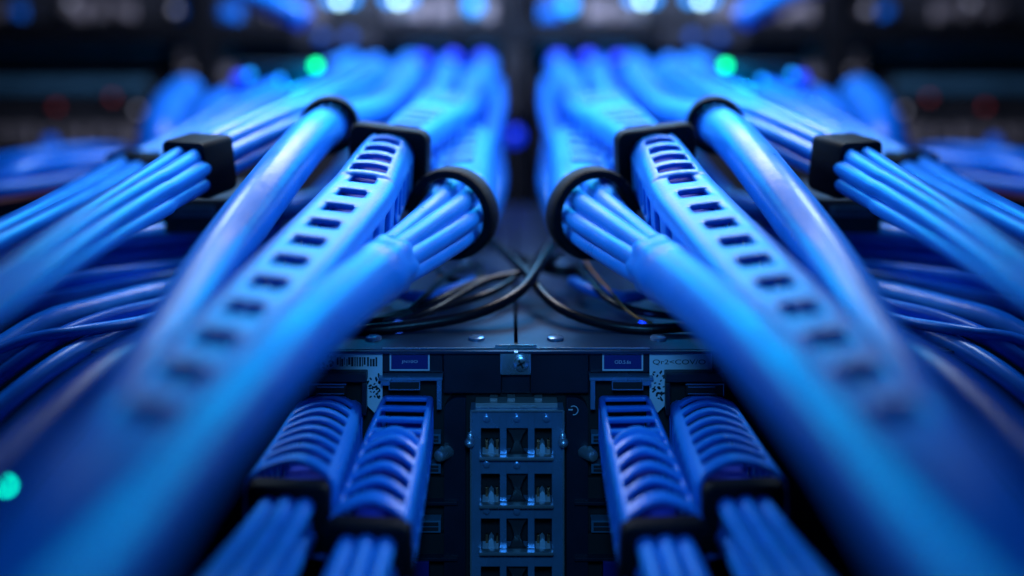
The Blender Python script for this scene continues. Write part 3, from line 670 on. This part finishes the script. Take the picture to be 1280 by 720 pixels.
for side in (-1, 1):
    nm = SN[side]; q = (lambda a, b: (a, b)) if side < 0 else (lambda a, b: (2*651-b, 2*651-a)); e = (lambda x: x) if side < 0 else (lambda x: 2*651-x)
    YU = YR+0.25
    u = unit('patch_panel', f'grey patch panel with blurred jacks above the rail at the top {nm} corner', *q(-155, 236), -60, 26, 'server'); jacks(u, *q(-20, 232), 4, 25, YU, 11, 0.2)
    for x, y in ((218, 12), (88, 3)): led(e(x), y, YU-0.16, 0.030, 'l_pale', u)
    u = unit('patch_panel', f'patch panel with white and blue lights at the top just {nm} of the centre post', *q(275, 630), -60, 26, 'server'); jacks(u, *q(276, 626), 4, 26, YU, 12, 0.12)
    for x in (425, 498): led(e(x), 0, YU-0.2, 0.034, 'l_white', u)
    for x in (440, 412, 485, 512): led(e(x), -2, YU-0.16, 0.042, 'l_blue', u)  # blue balls put in as the halo around the white lights
    led(e(592), 6, YU-0.16, 0.07, 'l_blue', u)
    u = unit('rack_server', f'black drawer fronted server right under the rail on the {nm}', *q(-155, 222), 54, 92, 'server')
    bm = N(); pbox(bm, *q(-150, 205), 54, 74, YU-0.06, YU-0.004, 0.04); link('bezel', bm, M['grey'], u, smooth=False, label='upper bezel with a grey sheen painted in')  # grey colour stands in for the sheen on the black front
    u = unit('rack_server', f'server with lit strip painted teal, second below the rail on the {nm}', *q(-155, 218), 97, 119, 'server')
    bm = N(); pbox(bm, *q(-150, 185), 99, 116, YU-0.06, YU-0.004, 0.03); link('bezel', bm, M['teal'], u, smooth=False)  # teal colour stands in for the light on this strip
    u = unit('rack_server', f'black server with faint red lights third below the rail on the {nm}', *q(-155, 218), 122, 150, 'server')
    for x, y, m in ((70, 134, 'l_red'), (140, 122.5, 'l_red'), (172, 138, 'l_pale')): led(e(x), y, YU-0.03, 0.028, m, u)
    u = unit('patch_panel', f'grey patch panel with blurred jacks lowest below the rail on the {nm}', *q(-155, 222), 154, 200, 'server'); jacks(u, *q(-10, 190), 158, 184, YU, 14, 0.15)
    bm = N(); root = thing('rack_bracket', f'grey bracket with pale lights beside the rack post, outer {nm} side', 'bracket', P(e(232), 150, YR+0.1))
    pbox(bm, *q(224, 239), 52, 150, YR+0.1, YR+0.24, 0.01); link('plate', bm, M['grey'], root, smooth=False)
    for x, y in ((240, 88), (228, 115)): led(e(x-2), y, YR+0.07, 0.026, 'l_pale', root)
    u = unit('rack_server', f'dark server with two grey plates behind the cables, {nm} of the centre post', *q(275, 632), 52, 120, 'server')
    for (a, b) in ((507, 563), (592, 628), (276, 292), (330, 420)):
        bm = N(); pbox(bm, *q(a, b), 53, 66 if a != 276 else 100, YU-0.06, YU-0.004, 0.02); link('plate', bm, M['grey' if a != 330 else 'server'], u, smooth=False)
    u = unit('rack_server', f'dark unit low behind the cables, {nm} of the centre gap', *q(272, 628), 126, 320, 'server')
    for (a, b) in ((190, 210), (228, 250), (268, 280)):
        bm = N(); pbox(bm, *q(560, 626), a, b, YU-0.06, YU-0.004, 0.02); link('plate', bm, M['server'], u, smooth=False)
    # small lit switch standing nearer
    YS = 6.9
    u = unit('small_switch', f'small dark switch with green and blue status lights among the cables on the {nm}', *q(293, 408), 78, 114, 'server', YS, 'small lit switches in front of the rack')
    for x, y, m, r in ((395, 82, 'l_green', 0.028), (312, 93, 'l_blue', 0.024), (350, 100, 'l_blue', 0.022), (300, 99, 'l_royal', 0.05)):
        if r > 0.01: led(e(x), y, YS-0.03, r, m, u)
    l = bpy.data.lights.new('switch_glow', 'POINT'); l.energy = 6.0; l.color = (0.0, 0.42, 1.0); l.shadow_soft_size = 0.05
    lo = bpy.data.objects.new('switch_glow', l); COL.objects.link(lo); lo.location = P(e(372), 78, YS-0.25)
    l = bpy.data.lights.new('cable_end_glow', 'POINT'); l.energy = 9.0; l.color = (0.0, 0.45, 1.0); l.shadow_soft_size = 0.2
    lo = bpy.data.objects.new('cable_end_glow', l); COL.objects.link(lo); lo.location = P(e(555), 15, 7.2)
    u = unit('indicator_strip', f'dark strip with two dim blue lights under the rail, {nm} of centre', *q(370, 470), 36, 58, 'server', YR-0.2)
    for x in (402, 436): led(e(x), 47, YR-0.24, 0.05, 'l_dim', u)
    for i, (x, y) in enumerate(((528, 78), (566, 76), (604, 77))):
        root = tag(led(e(x), y, 8.2, 0.075, 'l_royal', None, 'status_light'), ('inner', 'middle', 'outer')[2-i]+f' royal blue light at the far end of the cables, {nm} of centre', 'light', 'royal blue lights at the cable ends')
tag(led(643, 170, 8.6, 0.07, 'l_royal', None, 'status_light'), 'dim blue light on the centre post', 'light')
for x, lab in ((630, 'left'), (646, 'right')):
    bm = N(); pbox(bm, x, x+10, 62, 140, YR-0.12, YR-0.005, 0.01); tag(link('post_strip', bm, M['server'], None, smooth=False), f'{lab} of two grey strips on the centre rack post', 'bracket')
# balls and lamps added for blue reflections on the cover; near green light
for x, lab in ((497, 'left'), (803, 'right')):
    Yg = 3.86; o = tag(led(x, top_py(Yg)-5, Yg, 0.016, 'l_royal', None, 'status_light'), f'added glowing ball for the blue reflection on the {lab} part of the black cover', 'light')
    l = bpy.data.lights.new('cover_glow', 'POINT'); l.energy = 0.18; l.color = (0.03, 0.15, 1); l.shadow_soft_size = 0.02
    lo = bpy.data.objects.new('cover_glow', l); COL.objects.link(lo); lo.location = P(x, top_py(Yg)-8, Yg-0.03)
tag(led(8, 607, 2.25, 0.007, 'l_green_bright', None, 'status_light'), 'green light glowing on the thick cables at the lower left edge', 'light')
